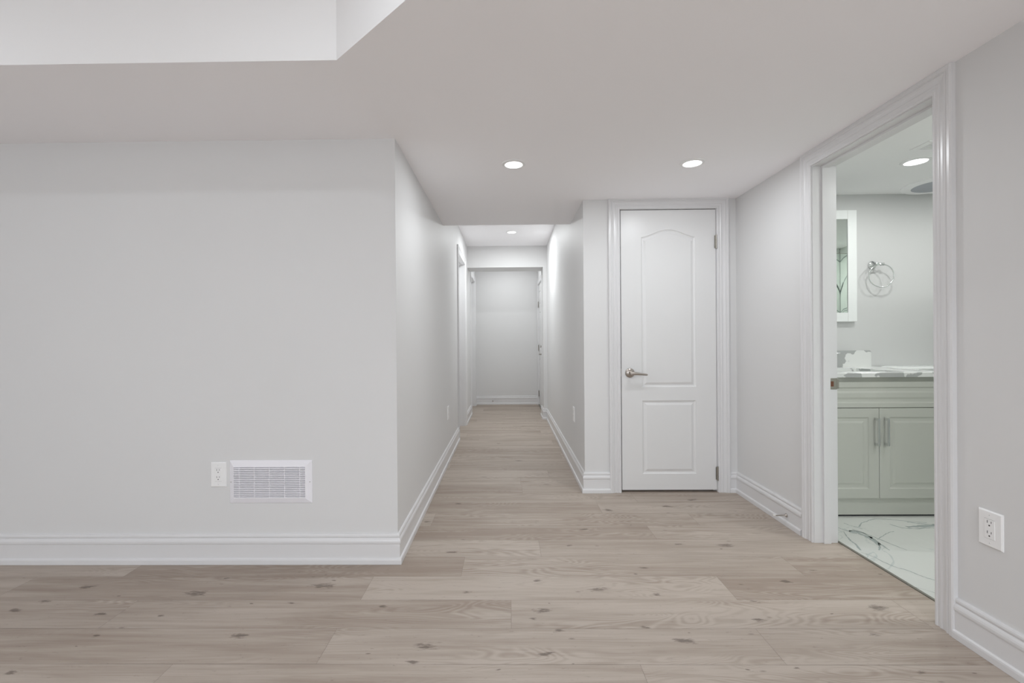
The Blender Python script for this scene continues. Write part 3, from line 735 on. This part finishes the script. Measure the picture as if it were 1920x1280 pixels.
# framed mirror
t = thing('wall_mirror', 'white framed rectangular mirror above the bathroom vanity', 'mirror')
MX0, MX1, MZ0, MZ1 = 1.975, 2.590, 1.232, 2.056; fwid = .066
MY = YBK-.03
bm = bmesh.new()
ou = rect(MX0, MX1, MZ0, MZ1); inn = rect(MX0+fwid, MX1-fwid, MZ0+fwid, MZ1-fwid)
rr = [[bm.verts.new((x, y, z)) for x, z in p] for p, y in ((ou, YBK-.0005), (ou, MY+.001), (inset(ou, .001), MY), (inn, MY), (inset(inn, .0005), MY+.006))]
for p_, q_ in zip(rr, rr[1:]):
    for i in range(4): bm.faces.new((p_[i], p_[(i+1) % 4], q_[(i+1) % 4], q_[i]))
for x in (MX0+fwid-.0005, MX1-fwid-.0005):
    for z0_, z1_ in ((MZ0+.001, MZ0+fwid), (MZ1-fwid, MZ1-.001)): box(bm, x, x+.0008, MY-.0002, MY+.002, z0_, z1_, mi=1)
link('frame', bm, [FRAMEW, STEEL], t)
bm = bmesh.new(); box(bm, MX0+fwid, MX1-fwid, MY+.005, MY+.010, MZ0+fwid, MZ1-fwid); link('glass', bm, MIRROR, t)
at(t, ((MX0+MX1)/2, YBK, MZ0))

# towel ring
t = thing('towel_ring', 'empty chrome towel ring on the bathroom wall right of the mirror', 'towel ring')
px, pz = 2.722, 1.652
bm = bmesh.new(); lathe(bm, [(0, 0), (.029, 0), (.029, .008), (.026, .012), (.022, .014), (.011, .02), (.009, .045), (.012, .05), (.012, .058), (0, .06)], ROT_Y((px, YBK, pz)), 32)
tube(bm, [(px-.002, YBK-.052, pz), (px+.030, YBK-.054, pz-.001)], .006, 12); lathe(bm, [(0, -.012), (.011, -.010), (.011, .010), (0, .012)], Matrix.Translation((px+.034, YBK-.054, pz-.002)) @ Matrix.Rotation(PI/2, 4, 'Y'), 20); link('bracket', bm, CHROME, t, 40)
bm = bmesh.new(); R_ = .084
cx_, cz_ = px+.026, pz-.086
tube(bm, [(cx_+R_*math.cos(a)*.985, YBK-.054-R_*math.cos(a)*.12, cz_+R_*math.sin(a)) for a in [2*PI*i/56 for i in range(56)]], .0042, 12, closed=True); link('ring', bm, CHROME, t, 60)
at(t, (px, YBK, pz))

# toilet to the right of the vanity, only its tank lid shows
t = thing('toilet', 'white toilet right of the vanity, only its rounded tank lid in view', 'toilet')
def rrect(cx, cy, wx, wy, r, n=6):
    out = []
    for sx, sy, a0 in ((1, 1, 0), (-1, 1, PI/2), (-1, -1, PI), (1, -1, 3*PI/2)):
        for i in range(n+1):
            a = a0+PI/2*i/n; out.append((cx+sx*(wx/2-r)+r*math.cos(a), cy+sy*(wy/2-r)+r*math.sin(a)))
    return out
def loft(bm, secs):
    rs = [[bm.verts.new((x, y, z)) for x, y in p] for p, z in secs]
    for p_, q_ in zip(rs, rs[1:]):
        n = len(p_)
        for i in range(n): bm.faces.new((p_[i], p_[(i+1) % n], q_[(i+1) % n], q_[i]))
    bm.faces.new(rs[0]); bm.faces.new(rs[-1])
TX = 2.98; TY = 3.31
bm = bmesh.new(); loft(bm, [(rrect(TX, TY, .40, .20, .05), .42), (rrect(TX, TY, .43, .22, .05), .55), (rrect(TX, TY, .44, .22, .05), .874)]); link('tank', bm, CERAM, t, 40)
bm = bmesh.new(); loft(bm, [(rrect(TX, TY, .46, .226, .06), .876), (rrect(TX, TY, .475, .232, .06), .884), (rrect(TX, TY, .475, .232, .06), .894), (rrect(TX, TY, .45, .21, .06), .902), (rrect(TX, TY, .36, .14, .05), .905)]); link('tank_lid', bm, CERAM, t, 40)
bm = bmesh.new()
def ell(cx, cy, a, b_, n=32): return [(cx+a*math.cos(2*PI*i/n), cy+b_*math.sin(2*PI*i/n)) for i in range(n)]
loft(bm, [(ell(TX, 3.05, .12, .22), .003), (ell(TX, 3.05, .11, .20), .18), (ell(TX, 3.0, .17, .24), .34), (ell(TX, 2.98, .185, .25), .40)]); link('bowl', bm, CERAM, t, 50)
bm = bmesh.new(); loft(bm, [(ell(TX, 2.98, .19, .255), .402), (ell(TX, 2.98, .19, .255), .425), (ell(TX, 2.98, .17, .235), .437)]); link('seat_lid', bm, PLASTIC, t, 50)
at(t, (TX, 3.1, 0))

# ceiling fan cover, register
t = thing('exhaust_fan', 'round flat exhaust fan cover on the bathroom ceiling near the back wall', 'exhaust fan')
FX, FY = 3.02, 3.21
bm = bmesh.new(); lathe(bm, [(.150, -.013), (.160, -.016), (.198, -.013), (.207, -.008), (.207, 0)], Matrix.Translation((FX, FY, HB)), 64); link('rim', bm, CEILB, t, 40)
bm = bmesh.new(); lathe(bm, [(0, -.0145), (.152, -.0135), (.152, -.005)], Matrix.Translation((FX, FY, HB)), 64); link('cover', bm, FANM, t, 40)
at(t, (FX, FY, HB))
t = thing('ceiling_register', 'white louvred air register in the bathroom ceiling', 'vent')
gx, gy = 2.30, 2.50
bm = bmesh.new()
for q in ((gx, gx+.30, gy, gy+.02), (gx, gx+.30, gy+.105, gy+.125), (gx, gx+.035, gy+.02, gy+.105), (gx+.265, gx+.30, gy+.02, gy+.105)): box(bm, *q, HB-.006, HB-.0005)
link('frame', bm, CEILB, t)
bm = bmesh.new()
for i in range(6): box(bm, gx+.035, gx+.265, gy+.024+i*.0138, gy+.031+i*.0138, HB-.005, HB-.002)
link('louvres', bm, CEILB, t)
bm = bmesh.new(); box(bm, gx+.03, gx+.27, gy+.018, gy+.107, HB-.0016, HB-.0006); link('back', bm, SLOT, t)
at(t, (gx+.15, gy+.06, HB))

# shower corner, seen only in the mirror
t = thing('shower_screen', 'frameless glass shower screen reflected in the bathroom mirror', 'shower screen')
bm = bmesh.new(); box(bm, 3.0, XB1-.001, 2.20, 2.208, .003, 1.954); link('glass', bm, GLASS, t)
for z in (1.78, 1.905):
    bm = bmesh.new(); box(bm, 3.42, 3.447, 2.19, 2.218, z-.014, z+.014); link('clamp', bm, SLOT, t)
bm = bmesh.new(); box(bm, 3.0, XB1-.001, 2.202, 2.206, 1.9545, 1.960); link('top_edge', bm, STEEL, t)
at(t, (3.5, 2.204, 0))
